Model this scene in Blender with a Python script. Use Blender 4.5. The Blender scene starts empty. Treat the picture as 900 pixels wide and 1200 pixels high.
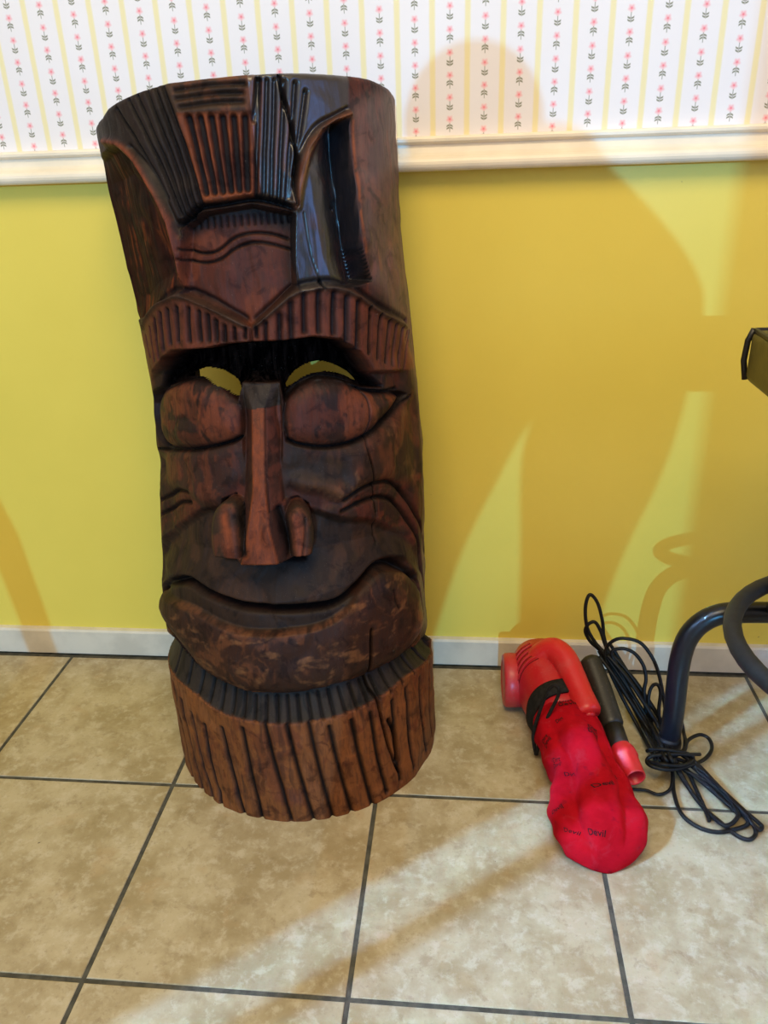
import bpy, bmesh, math, random
import numpy as np
from mathutils import Vector, Matrix

scn = bpy.context.scene
COL = scn.collection
random.seed(7); rng = np.random.default_rng(7)

# ------------------------------------------------------------------ camera
FPX = 925.456
CAM = np.array([.0963, -1.2892, .9176])
YAW, PITCH, ROLL = -.1111, .4294, .0363
def cam_axes():
    cy, sy, cp, sp, cr, sr = (math.cos(YAW), math.sin(YAW), math.cos(PITCH), math.sin(PITCH), math.cos(ROLL), math.sin(ROLL))
    fwd = np.array([sy*cp, cy*cp, -sp]); right = np.array([cy, -sy, 0]); down = np.cross(fwd, right)
    return cr*right+sr*down, -sr*right+cr*down, fwd
AX_R, AX_D, AX_F = cam_axes()
cam = bpy.data.cameras.new('camera'); camo = bpy.data.objects.new('camera', cam); COL.objects.link(camo)
cam.sensor_fit = 'VERTICAL'; cam.sensor_height = 36; cam.sensor_width = 27; cam.lens = FPX/1200*36
cam.clip_start = .02
m = Matrix.Identity(4)
for i in range(3):
    m[i][0] = AX_R[i]; m[i][1] = -AX_D[i]; m[i][2] = -AX_F[i]; m[i][3] = CAM[i]
camo.matrix_world = m
scn.camera = camo

# ------------------------------------------------------------------ light
w = bpy.data.worlds.new('world'); scn.world = w; w.use_nodes = True
w.node_tree.nodes['Background'].inputs[0].default_value = (1.0, .84, .60, 1)
w.node_tree.nodes['Background'].inputs[1].default_value = .50

def look(o, target):
    o.rotation_euler = (Vector(target)-o.location).to_track_quat('-Z', 'Y').to_euler()
def area(name, loc, target, sx, sy, power, color, spread=180):
    l = bpy.data.lights.new(name, 'AREA'); l.shape = 'RECTANGLE'; l.size = sx; l.size_y = sy
    l.energy = power; l.color = color; l.spread = math.radians(spread)
    o = bpy.data.objects.new(name, l); COL.objects.link(o); o.location = loc; look(o, target); return o
# warm ceiling lamps of the room
area('ceiling_lamp_light', (.05, -1.45, 2.45), (.1, -.3, .3), 1.2, .9, 25, (1, .82, .52))
# glazed door far behind the photographer: low, cool daylight through the doorway
DOOR = np.array([.45, -9.0, 1.9])
area('door_daylight', tuple(DOOR), (0, 0, .55), .05, .06, 270, (.12, .52, 1.0))
# window on the left, behind the camera: soft sky light, and the brighter slant of daylight through its two panes onto the floor
WD = np.array([.8, .6, 0]); WN = np.array([.6, -.8, 0]); WE = np.array([-.041, -.542, 0])
def pane(o0, o1, power):
    c = WE+WN*(o0+o1)/2+WD*.45; p = c-WD*2.4+np.array([0, 0, 1.8])
    return area('window_daylight', tuple(p), tuple(c), abs(o1-o0), .95, power*abs(o1-o0), (.25, .53, 1.0), 1.0)
pane(.0, .063, 4.8); pane(.105, 1.1, 4.8)
area('window_sky', (-2.1, -2.7, 1.7), (0, -.2, .5), 1.3, 1.3, 7, (.20, .48, 1.0))
# window in the right-hand wall: blue sheen on the varnished right side of the carving
area('right_window_light', (2.75, -1.95, 1.35), (-.1, -.25, .85), 1.9, 1.3, 22, (.10, .34, 1.0))

scn.view_settings.view_transform = 'Standard'; scn.view_settings.look = 'None'
scn.view_settings.gamma = 1; scn.view_settings.use_curve_mapping = False
scn.view_settings.exposure = 0.53

# ------------------------------------------------------------------ helpers
def tag(o, label=None, cat=None, group=None, kind=None):
    for k, v in (('label', label), ('category', cat), ('group', group), ('kind', kind)):
        if v: o[k] = v
    return o
def empty(name, loc=(0, 0, 0)):
    o = bpy.data.objects.new(name, None); COL.objects.link(o); o.location = loc; o.empty_display_size = .05; return o
def link(name, me, mat=None, parent=None, smooth=False):
    o = bpy.data.objects.new(name, me); COL.objects.link(o)
    if mat: me.materials.append(mat)
    if parent:
        bpy.context.view_layer.update()
        o.parent = parent; o.matrix_parent_inverse = parent.matrix_world.inverted()
    if smooth: me.polygons.foreach_set('use_smooth', [True]*len(me.polygons))
    return o
def obj(name, bm, mat=None, parent=None, smooth=False):
    bmesh.ops.recalc_face_normals(bm, faces=bm.faces)
    me = bpy.data.meshes.new(name); bm.to_mesh(me); bm.free()
    return link(name, me, mat, parent, smooth)
def box(bm, x0, x1, y0, y1, z0, z1, bev=0, seg=2):
    v = [bm.verts.new(p) for p in ((x0,y0,z0),(x1,y0,z0),(x1,y1,z0),(x0,y1,z0),(x0,y0,z1),(x1,y0,z1),(x1,y1,z1),(x0,y1,z1))]
    fs = [bm.faces.new([v[i] for i in q]) for q in ((3,2,1,0),(4,5,6,7),(0,1,5,4),(1,2,6,5),(2,3,7,6),(3,0,4,7))]
    if bev:
        es = list({e for f in fs for e in f.edges})
        bmesh.ops.bevel(bm, geom=es, offset=bev, segments=seg, profile=.5, affect='EDGES')
def catmull(pts, n=8, closed=False):
    P = [np.array(p, float) for p in pts]; out = []
    N = len(P)
    for i in range(N if closed else N-1):
        if closed: p0, p1, p2, p3 = P[i-1], P[i], P[(i+1) % N], P[(i+2) % N]
        else: p0, p1, p2, p3 = P[max(i-1, 0)], P[i], P[i+1], P[min(i+2, N-1)]
        for k in range(n):
            t = k/n
            out.append(.5*((2*p1)+(-p0+p2)*t+(2*p0-5*p1+4*p2-p3)*t*t+(-p0+3*p1-3*p2+p3)*t**3))
    if not closed: out.append(P[-1])
    return out
def tube(bm, pts, rad, sides=10, closed=False, cap=True):
    """sweep a round section along pts; rad is a number or a list"""
    P = [Vector(p) for p in pts]; n = len(P)
    R = [float(rad)]*n if np.isscalar(rad) else [float(r) for r in rad]
    rings = []; up = None
    for i in range(n):
        a = P[i-1] if (i or closed) else P[i]; b = P[(i+1) % n] if (i < n-1 or closed) else P[i]
        t = (b-a).normalized()
        if up is None:
            up = Vector((0, 0, 1)) if abs(t.z) < .9 else Vector((1, 0, 0))
        up = (up-up.dot(t)*t).normalized(); sd = t.cross(up)
        rings.append([bm.verts.new(P[i]+R[i]*(math.cos(2*math.pi*k/sides)*up+math.sin(2*math.pi*k/sides)*sd)) for k in range(sides)])
    for i in range(n if closed else n-1):
        A, B = rings[i], rings[(i+1) % n]
        for k in range(sides): bm.faces.new((A[k], A[(k+1) % sides], B[(k+1) % sides], B[k]))
    if cap and not closed:
        bm.faces.new(rings[0][::-1]); bm.faces.new(rings[-1])
def ray(u, v):
    return AX_R*(u-450)/FPX+AX_D*(v-600)/FPX+AX_F
def at_y(u, v, y):          # photo point on a plane parallel to the wall
    D = ray(u, v); return CAM+D*((y-CAM[1])/D[1])
def at_z(u, v, z):          # photo point on a plane parallel to the floor
    D = ray(u, v); return CAM+D*((z-CAM[2])/D[2])

# ------------------------------------------------------------------ material helpers
class NT:
    def __init__(s, name):
        s.m = bpy.data.materials.new(name); s.m.use_nodes = True; s.t = s.m.node_tree
        s.b = s.t.nodes['Principled BSDF']
    def n(s, kind, **kw):
        nd = s.t.nodes.new(kind)
        for k, v in kw.items(): setattr(nd, k, v)
        return nd
    def put(s, sock, v):
        if hasattr(v, 'is_output'): s.t.links.new(v, sock)
        else: sock.default_value = v
    def math(s, op, a, b=0, c=0):
        nd = s.n('ShaderNodeMath', operation=op)
        for i, v in enumerate((a, b, c)): s.put(nd.inputs[i], v)
        return nd.outputs[0]
    def mix(s, f, a, b, mode='MIX'):
        nd = s.n('ShaderNodeMix', data_type='RGBA', blend_type=mode)
        s.put(nd.inputs[0], f); s.put(nd.inputs[6], a); s.put(nd.inputs[7], b); return nd.outputs[2]
    def noise(s, vec, scale, detail=4, rough=.55, dist=0):
        nd = s.n('ShaderNodeTexNoise'); s.put(nd.inputs['Vector'], vec)
        nd.inputs['Scale'].default_value = scale; nd.inputs['Detail'].default_value = detail
        nd.inputs['Roughness'].default_value = rough; nd.inputs['Distortion'].default_value = dist
        return nd.outputs[0]
    def ramp(s, v, lo, hi):
        nd = s.n('ShaderNodeMapRange', interpolation_type='SMOOTHSTEP')
        s.put(nd.inputs[0], v); nd.inputs[1].default_value = lo; nd.inputs[2].default_value = hi; return nd.outputs[0]
    def obco(s): return s.n('ShaderNodeTexCoord').outputs['Object']
    def wpos(s): return s.n('ShaderNodeNewGeometry').outputs['Position']
    def bump(s, h, strength=.3, dist=.002):
        nd = s.n('ShaderNodeBump'); nd.inputs['Strength'].default_value = strength; nd.inputs['Distance'].default_value = dist
        s.put(nd.inputs['Height'], h); s.put(s.b.inputs['Normal'], nd.outputs[0])
    def base(s, c): s.put(s.b.inputs['Base Color'], c)
    def set(s, rough=.5, spec=.5, coat=0, coat_r=.1, metal=0):
        s.put(s.b.inputs['Roughness'], rough); s.b.inputs['Specular IOR Level'].default_value = spec
        s.b.inputs['Coat Weight'].default_value = coat; s.b.inputs['Coat Roughness'].default_value = coat_r
        s.b.inputs['Metallic'].default_value = metal
def plain(name, c, var=.15, scale=40, rough=.5, spec=.5, bump=0, bscale=200, coat=0):
    t = NT(name); p = t.obco()
    f = t.noise(p, scale)
    lo = tuple(x*(1-var) for x in c)+(1,); hi = tuple(min(1, x*(1+var)) for x in c)+(1,)
    t.base(t.mix(t.ramp(f, .35, .65), lo, hi)); t.set(rough, spec, coat)
    if bump: t.bump(t.noise(p, bscale, 3), bump, .001)
    return t.m

# ------------------------------------------------------------------ setting: wall
def yellow_wall():
    t = NT('yellow_paint'); p = t.wpos()
    a = t.noise(p, 3.0, 5); b = t.noise(p, 130, 3)
    c = t.mix(t.ramp(a, .3, .7), (.74, .575, .085, 1), (.78, .61, .095, 1))
    sp = t.ramp(t.noise(p, 60, 1), .80, .83)
    t.base(t.mix(sp, c, (.4, .28, .05, 1))); t.set(.42, .4); t.bump(b, .12, .0012); return t.m
def wallpaper():
    t = NT('floral_wallpaper'); sep = t.n('ShaderNodeSeparateXYZ'); t.put(sep.inputs[0], t.wpos())
    X, Z = sep.outputs[0], sep.outputs[2]
    PX, PZ = .0493, .0282
    ux = t.math('ADD', t.math('DIVIDE', t.math('SUBTRACT', X, .0205), PX), 100.5)
    col = t.math('FLOOR', ux)
    wob = t.math('MULTIPLY', t.math('SUBTRACT', t.noise(t.wpos(), 60, 2), .5), .0012)
    x = t.math('ADD', t.math('MULTIPLY', t.math('SUBTRACT', t.math('FRACT', ux), .5), PX), wob)
    par = t.math('MODULO', col, 2.0)
    vz = t.math('ADD', t.math('ADD', t.math('DIVIDE', t.math('SUBTRACT', Z, 1.054), PZ), 100.75), t.math('MULTIPLY', par, .5))
    row = t.math('FLOOR', vz)
    z = t.math('ADD', t.math('MULTIPLY', t.math('SUBTRACT', t.math('FRACT', vz), .75), PZ), wob)   # 0 at the flower, leaves below
    flip = t.math('SUBTRACT', t.math('MULTIPLY', t.math('MODULO', t.math('ADD', row, par), 2.0), 2.0), 1.0)
    ax = t.math('ABSOLUTE', x)
    r = t.math('SQRT', t.math('ADD', t.math('MULTIPLY', x, x), t.math('MULTIPLY', z, z)))
    petal = t.math('ADD', r, t.math('MULTIPLY', t.math('SINE', t.math('MULTIPLY', t.math('ARCTAN2', z, x), 5)), .0006))
    inv = lambda v: t.math('SUBTRACT', 1.0, v)
    bloom = inv(t.ramp(petal, .0020, .0062)); heart = inv(t.ramp(r, .0004, .0026))
    # leaves: two pairs of arcs under the flower, opening up or down by turns
    curve = t.math('MULTIPLY', t.math('MULTIPLY', t.math('MULTIPLY', x, x), 85.0), flip)
    def leaf(z0):
        d = t.math('ABSOLUTE', t.math('SUBTRACT', z, t.math('ADD', z0, curve)))
        return t.math('MULTIPLY', inv(t.ramp(d, .0006, .0017)), t.math('MULTIPLY', inv(t.ramp(ax, .0038, .0052)), t.ramp(ax, .0002, .0009)))
    zc = lambda a, b: t.math('ADD', t.math('MULTIPLY', flip, (b-a)/2), (a+b)/2)
    leaves = t.math('MAXIMUM', leaf(zc(-.0075, -.0118)), leaf(zc(-.0108, -.0152)))
    stem = t.math('MULTIPLY', inv(t.ramp(ax, .0003, .0010)), t.math('MULTIPLY', t.ramp(z, -.0178, -.0160), inv(t.ramp(z, -.0055, -.0040))))
    green = t.math('MAXIMUM', leaves, t.math('MULTIPLY', stem, .75))
    # pale yellow stripe midway between columns
    sx = t.math('SUBTRACT', PX/2, ax)
    stripe = inv(t.ramp(sx, .0022, .0056))
    paper = t.mix(t.ramp(t.noise(t.wpos(), 4, 4), .3, .7), (.77, .715, .69, 1), (.80, .75, .73, 1))
    c = t.mix(t.math('MULTIPLY', stripe, .8), paper, (.80, .68, .30, 1))
    c = t.mix(t.math('MULTIPLY', bloom, .62), c, (.85, .28, .30, 1))
    c = t.mix(t.math('MULTIPLY', heart, .75), c, (.80, .14, .18, 1))
    c = t.mix(t.math('MULTIPLY', green, .85), c, (.155, .155, .075, 1))
    t.base(c); t.set(.6, .3); t.bump(t.noise(t.wpos(), 260, 2), .08, .001); return t.m
M_cream = plain('cream_gloss_paint', (.80, .70, .54), .06, 12, .3, .5)
M_base = plain('white_skirting_paint', (.60, .545, .43), .09, 14, .4, .4)

XL, XR = -3.0, 3.2
bm = bmesh.new(); box(bm, XL, XR, 0, .1, -.02, .93)
wall = tag(obj('wall_back', bm, yellow_wall()), 'yellow painted wall behind the carved wooden mask', 'wall', kind='structure')
bm = bmesh.new(); box(bm, XL, XR, -.0008, .1, .93, 2.5)
tag(obj('wall_back_upper', bm, wallpaper()), 'white wallpaper with yellow stripes and rows of small pink flowers', 'wall', kind='structure')
# chair rail: profile swept along the wall
bm = bmesh.new()
prof = [(0, .8865)]
prof += [(-.021-.009*math.sin(a), .8965-.0095*math.cos(a)) for a in np.linspace(0, math.pi, 9)]
prof += [(-.017, .909), (-.0145, .912), (-.0125, .919), (-.0125, .923), (-.016, .9245), (-.0185, .927), (-.0185, .9305), (-.016, .933), (0, .9345)]
va = [bm.verts.new((XL, y, z)) for y, z in prof]; vb = [bm.verts.new((XR, y, z)) for y, z in prof]
for i in range(len(prof)-1): bm.faces.new((va[i], vb[i], vb[i+1], va[i+1]))
bm.faces.new(va); bm.faces.new(vb[::-1])
tag(obj('trim_1', bm, M_cream, smooth=False), 'cream moulded chair rail between yellow wall and wallpaper', 'trim', kind='structure')
bm = bmesh.new()
pr = [(0, .004), (-.012, .004), (-.012, .056), (-.009, .060), (0, .061)]
va = [bm.verts.new((XL, y, z)) for y, z in pr]; vb = [bm.verts.new((XR, y, z)) for y, z in pr]
for i in range(len(pr)-1): bm.faces.new((va[i], vb[i], vb[i+1], va[i+1]))
bm.faces.new(va); bm.faces.new(vb[::-1])
tag(obj('baseboard_back', bm, M_base), 'low white baseboard along the yellow wall', 'baseboard', kind='structure')

# ------------------------------------------------------------------ setting: floor
TS, X0, YA = .33, -.6958, -.3558
M_grout = plain('grey_green_grout', (.075, .072, .055), .25, 60, .9, .2, .4, 300)
def tile_mat():
    t = NT('beige_mottled_tile'); p0 = t.obco()
    info = t.n('ShaderNodeObjectInfo')
    off = t.n('ShaderNodeCombineXYZ'); t.put(off.inputs[0], t.math('MULTIPLY', info.outputs['Random'], 37)); t.put(off.inputs[1], t.math('MULTIPLY', info.outputs['Random'], 91))
    ad = t.n('ShaderNodeVectorMath', operation='ADD'); t.put(ad.inputs[0], p0); t.put(ad.inputs[1], off.outputs[0]); p = ad.outputs[0]
    a = t.noise(p, 11, 6, .66, .15); b = t.noise(p, 48, 5, .7, .2); c3 = t.noise(p, 150, 3, .6)
    c = t.mix(t.ramp(a, .36, .64), (.315, .245, .128, 1), (.455, .38, .235, 1))
    c = t.mix(t.math('MULTIPLY', t.ramp(b, .48, .66), .55), c, (.54, .475, .335, 1))
    c = t.mix(t.math('MULTIPLY', t.ramp(t.noise(p, 30, 5, .75, .3), .54, .68), .55), c, (.25, .185, .095, 1))
    c = t.mix(t.math('MULTIPLY', t.ramp(t.noise(p, 16, 3, .6, .2), .58, .70), .35), c, (.40, .275, .135, 1))
    c = t.mix(t.math('MULTIPLY', t.ramp(c3, .58, .70), .35), c, (.24, .17, .10, 1))
    vor = t.n('ShaderNodeTexVoronoi'); t.put(vor.inputs['Vector'], p); vor.inputs['Scale'].default_value = 24
    speck = t.math('MULTIPLY', t.math('LESS_THAN', vor.outputs['Distance'], .05), t.math('GREATER_THAN', t.noise(p, 14, 2), .60))
    c = t.mix(t.math('MULTIPLY', speck, .8), c, (.05, .03, .02, 1))
    t.base(c); t.set(t.math('ADD', .30, t.math('MULTIPLY', b, .18)), .45); t.bump(b, .10, .0012); return t.m
M_tile = tile_mat()
bm = bmesh.new(); box(bm, XL, XR, -3.4, .0, -.02, -.0015)
floor = tag(obj('floor', bm, M_grout), 'beige mottled ceramic tile floor with dark grout', 'floor', kind='structure')
GR = .0032
tile_me = {}
def tile_mesh(w, d):
    key = (round(w, 4), round(d, 4))
    if key not in tile_me:
        b = bmesh.new(); box(b, -w/2, w/2, -d/2, d/2, -.008, 0, 0)
        es = [e for e in b.edges if all(v.co.z > -.001 for v in e.verts)]
        bmesh.ops.bevel(b, geom=es, offset=.0012, segments=2, profile=.5, affect='EDGES')
        bmesh.ops.recalc_face_normals(b, faces=b.faces)
        me = bpy.data.meshes.new('tile'); b.to_mesh(me); b.free(); me.materials.append(M_tile); tile_me[key] = me
    return tile_me[key]
for i in range(-6, 11):
    for j in range(-1, 8):
        x0, x1 = X0+i*TS+GR, X0+(i+1)*TS-GR
        y1, y0 = YA-(j-1)*TS-GR, YA-j*TS+GR
        if j == 0: y1 = -.0225+.003
        if j == -1: continue
        o = bpy.data.objects.new('tile', tile_mesh(x1-x0, y1-y0)); COL.objects.link(o)
        o.location = ((x0+x1)/2, (y0+y1)/2, 0); o.parent = floor

# ------------------------------------------------------------------ carved wooden mask log
B0 = np.array([-.17, -.198, 0]); T0 = np.array([-.214, -.078, 1.0])
EZ = (T0-B0)/np.linalg.norm(T0-B0); EX = np.array([1, 0, 0])-EZ[0]*EZ; EX /= np.linalg.norm(EX); EY = np.cross(EZ, EX)
TZ = [0, .16, .25, .3, .4, .5, .6, .7, .8, .9, .95, 1.05]
TC = [.001, .001, 0, .0026, .0113, .0183, .0193, .0164, .0094, .0041, .0042, .004]
TR = [.213, .213, .2135, .2136, .2102, .2043, .1985, .1968, .1993, .2031, .2038, .204]
def prof_c(z): return np.interp(z, TZ, TC)
def prof_r(z): return np.interp(z, TZ, TR)
R0 = .205
TT = np.linspace(.75, 1.75, 2001)
def S(u, v, h=0.0):
    """photo point -> (arc length, height) on the log surface"""
    D = ray(u, v); o = CAM-B0
    ox, oy, oz = o@EX, o@EY, o@EZ; dx, dy, dz = D@EX, D@EY, D@EZ
    x, y, z = ox+TT*dx, oy+TT*dy, oz+TT*dz
    rho = np.hypot(x-prof_c(z), y)-(prof_r(z)+h)
    neg = np.nonzero(rho < 0)[0]
    k = neg[0] if len(neg) else int(np.argmin(rho))
    if len(neg) and k > 0:
        f = rho[k-1]/(rho[k-1]-rho[k]); xx = x[k-1]+f*(x[k]-x[k-1]); yy = y[k-1]+f*(y[k]-y[k-1]); zz = z[k-1]+f*(z[k]-z[k-1])
    else: xx, yy, zz = x[k], y[k], z[k]
    return np.array([math.atan2(xx-prof_c(zz), -yy)*R0, zz])
NC, NR = 480, 700
THM = math.radians(97)
th = np.linspace(-THM, THM, NC); sv = th*R0
# top rim and floor cut
rim = np.array([S(*p) for p in [(118,137),(124,126),(146,113),(190,98),(255,90),(325,85),(400,87),(436,92),(450,99)]])
zt = np.interp(sv, rim[:, 0], rim[:, 1])
rr = prof_r(0)+.007
xb, yb = prof_c(0)+rr*np.sin(th), -rr*np.cos(th)
zb = -(EX[2]*xb+EY[2]*yb)/EZ[2]
vv = np.linspace(0, 1, NR)[:, None]
SS = np.broadcast_to(sv[None, :], (NR, NC)).copy()
ZZ = zb[None, :]+(zt-zb)[None, :]*vv
WS = WZ = 0.0
def vnoise(cell_s, cell_z, seed):
    r = np.random.default_rng(seed); gs, gz = int(.8/cell_s)+4, int(1.2/cell_z)+4
    g = r.random((gz+8, gs+8)); gz += 8; gs += 8
    a = (SS+.4+WS*min(1, cell_s/.02))/cell_s+2; b = (ZZ+.1+WZ*min(1, cell_z/.02))/cell_z+2
    i, j = np.clip(b.astype(int), 0, gz-2), np.clip(a.astype(int), 0, gs-2); fy, fx = b-i, a-j
    fx, fy = fx*fx*(3-2*fx), fy*fy*(3-2*fy)
    return (g[i, j]*(1-fx)+g[i, j+1]*fx)*(1-fy)+(g[i+1, j]*(1-fx)+g[i+1, j+1]*fx)*fy
def to_s(pts, h=0.0): return np.array([S(p[0], p[1], p[2] if len(p) > 2 else h) for p in pts])
def dline(P, reach=None):
    """distance of the grid to a polyline; far outside its box it is just large"""
    d = np.full(SS.shape, 9.0); r = .05 if reach is None else reach
    lo, hi = P.min(0)-r, P.max(0)+r
    m = (SS > lo[0]) & (SS < hi[0]) & (ZZ > lo[1]) & (ZZ < hi[1])
    s, z = SS[m], ZZ[m]; q = np.full(s.shape, 9.0)
    for a, b in zip(P[:-1], P[1:]):
        ab = b-a; L = ab@ab+1e-12
        t = np.clip(((s-a[0])*ab[0]+(z-a[1])*ab[1])/L, 0, 1)
        q = np.minimum(q, np.hypot(s-a[0]-t*ab[0], z-a[1]-t*ab[1]))
    d[m] = q; return d
def sdist(P, reach=.08):
    """signed distance to a polygon, negative inside"""
    Q = np.vstack([P, P[:1]]); d = dline(Q, reach)
    lo, hi = P.min(0), P.max(0)
    m = (SS > lo[0]) & (SS < hi[0]) & (ZZ > lo[1]) & (ZZ < hi[1])
    s, z = SS[m], ZZ[m]; ins = np.zeros(s.shape, bool)
    for a, b in zip(Q[:-1], Q[1:]):
        c = ((a[1] > z) != (b[1] > z)) & (s < (b[0]-a[0])*(z-a[1])/(b[1]-a[1]+1e-15)+a[0]); ins ^= c
    q = d[m]; q[ins] *= -1; d[m] = q; return d
def sm(d, w): t = np.clip(.5-d/w, 0, 1); return t*t*(3-2*t)
def poly(pts, h=0.0, curve=True, n=5):
    P = to_s(pts, h); return np.array(catmull(P, n, True)) if curve else P
def path(pts, h=0.0, n=6): return np.array(catmull(to_s(pts, h), n))

H = np.zeros(SS.shape); REG = np.zeros(SS.shape, int); PARTS = ['log_body']
def region(name, d):
    PARTS.append(name); REG[d < 0] = len(PARTS)-1
# stain colours (linear); black also paints the shade under the hair
BLK = (.006, .005, .006); DRK = (.022, .012, .010); BRN = (.055, .022, .012); RED = (.115, .026, .013); ORG = (.27, .066, .018)
RST = (.17, .042, .016); TAN = (.28, .125, .045); COLR = (.245, .084, .022); GRY = (.040, .032, .025)
def fbm(cs, cz, seed, oc=4):
    t = sum(vnoise(cs/2**k, cz/2**k, seed+50*k)*.62**k for k in range(oc)); return (t-t.mean())/t.std()*.19+.5
WS, WZ = (vnoise(.03, .03, 61)-.5)*.05, (vnoise(.03, .03, 62)-.5)*.05
n1, n2, n3 = fbm(.05, .065, 1), fbm(.02, .03, 2), fbm(.007, .06, 3, 2)
C = np.empty(SS.shape+(3,)); C[:] = BRN
G = np.full(SS.shape, .22)
def shine(mask, v): k = np.clip(mask, 0, 1); G[:] = G*(1-k)+v*k
def paint(mask, col, a=1.0):
    k = (np.clip(mask, 0, 1)*a)[..., None]; C[:] = C*(1-k)+np.array(col)*k
def nz(n, lo, hi): t = np.clip((n-lo)/(hi-lo), 0, 1); return t*t*(3-2*t)
paint(nz(.6*n1+.4*n2, .42, .62), RED); paint(nz(n2, .55, .8), DRK, .7)
def setH(d, val, w):            # blend the height to val inside the outline
    k = sm(d, w); H[:] = H*(1-k)+val*k
def groove(pts, w, dep, col=None, a=.9, h=0.0, n=6, taper=False, flat=False):
    P = path(pts, h, n) if len(pts) > 2 else to_s(pts, h)
    d = dline(P, 5*w+.003)
    g = np.exp(-(d/w)**2) if not flat else sm(d-w, w*.8)
    H[:] -= dep*g
    if col is not None: paint(np.exp(-(d/(w*1.15))**2) if not flat else sm(d-w, w), col, a)
    if col is not None and sum(col) < .06: shine(np.exp(-(d/(w*1.3))**2)*.8, .1)
    return d

# --- broad face: cheeks fall back from the nose, and the flanks stay the log's own surface
face = sdist(poly([(178,400),(300,396),(400,392),(470,430),(482,520),(485,620),(470,690),(430,745),(340,760),(240,745),(196,690),(188,600),(182,480)]))
setH(face, -.016, .05)
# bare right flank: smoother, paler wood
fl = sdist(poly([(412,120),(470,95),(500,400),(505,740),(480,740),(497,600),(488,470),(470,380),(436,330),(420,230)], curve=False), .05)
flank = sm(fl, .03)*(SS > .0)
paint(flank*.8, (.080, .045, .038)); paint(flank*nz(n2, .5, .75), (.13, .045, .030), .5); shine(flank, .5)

# --- hair
hair = sdist(poly([(112,100),(112,163),(135,166),(160,185),(185,225),(205,262),(222,262),(237,243),(295,233),(347,246),(350,200),(362,162),(384,142),(408,131),(409,70),(300,60),(180,75)], curve=False))
region('hair', hair)
paint(sm(hair, .006), (.030, .017, .014), .95)
fr = poly([(193,98),(255,88),(298,84),(299,131),(208,134)], curve=False); dfr = sdist(fr)
setH(dfr, .002, .006); paint(sm(dfr, .004), (.075, .040, .022), .9); paint(sm(dfr, .004)*nz(n2, .45, .7), (.22, .060, .02), .5)
for a, b in (((207,106),(286,98)), ((208,116),(284,109)), ((212,126),(284,119))):
    groove([a, ((a[0]+b[0])/2, (a[1]+b[1])/2-2), b], .0030, .0040, (.020, .013, .010), .75)
blk = poly([(208,133),(299,131),(299,232),(238,238)], curve=False); db = sdist(blk)
paint(sm(db, .004), ORG, .75); paint(sm(db, .004)*nz(n2, .5, .75), RED, .6)
tops = np.linspace(220, 287, 6); bots = np.linspace(241, 290, 6)
for k in range(6):
    a = np.array([tops[k], 138]); b = np.array([bots[k], 226-2*k*.5])
    groove([tuple(a), tuple(a*.5+b*.5), tuple(b)], .0040, .0055, (.016, .011, .014), .97, flat=True)
for a, b in (((136,128),(196,232)), ((150,118),(212,252)), ((160,113),(218,256)), ((171,108),(224,254)), ((181,104),(229,246)), ((190,102),(236,238))):
    groove([a, ((a[0]+b[0])/2+2, (a[1]+b[1])/2), b], .0026, .0055, (.012, .009, .010), .9)
for a, b in (((304,94),(300,228)), ((313,94),(309,230)), ((322,94),(318,233)), ((333,96),(327,236)), ((346,98),(336,238)), ((358,108),(345,205)), ((302,92),(297,140))):
    groove([a, ((a[0]+b[0])/2, (a[1]+b[1])/2), b], .0029, .0060, (.012, .012, .018), .9)
for a, b in (((308,96),(304,225)), ((328,120),(323,220)), ((340,120),(333,200))):
    paint(np.exp(-(dline(to_s([a, b]), .02)/.0016)**2), RST, .6)

shine(sm(hair, .006)*(SS > to_s([(297,150)])[0, 0]), .95)
# --- forehead, set back under the hair
fore = poly([(214,266),(236,250),(295,240),(347,250),(346,335),(322,358),(296,384),(270,370),(212,345)], curve=False)
df = sdist(fore); region('forehead', df)
setH(df, -.024, .004)
low = np.clip((to_s([(290,240)])[0, 1]-ZZ)/.15, 0, 1); k = sm(df, .004); H += k*.012*low          # comes forward again towards the brows
paint(sm(df, .006), RED, .85); paint(sm(df, .006)*nz(n1, .45, .65), RST, .7)
paint(sm(dline(path([(218,262),(238,248),(295,240),(347,250)]), .05)-.012, .022)*sm(df, .006), (.016, .011, .011), .92)  # shade of the overhanging hair, painted along the forehead's top
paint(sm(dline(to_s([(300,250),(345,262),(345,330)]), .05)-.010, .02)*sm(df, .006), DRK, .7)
for q in ([(222,292),(240,297),(256,293),(274,279),(295,273),(318,274),(338,280)], [(222,304),(240,308),(258,304),(276,291),(297,284),(318,286),(340,292)]):
    groove(q, .0016, .0035, (.010, .007, .006), .95, h=-.02)
for x in range(226, 344, 8): groove([(x, 256-(.09*(x-226))+2), (x+1, 268-.08*(x-226))], .0016, .002, DRK, .7, h=-.022)
groove([(213,264),(226,254),(237,244),(262,240),(295,234),(322,238),(346,245)], .0035, .014, BLK, .97, h=-.006)  # undercut below the hair's edge, its shade painted in black

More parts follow.
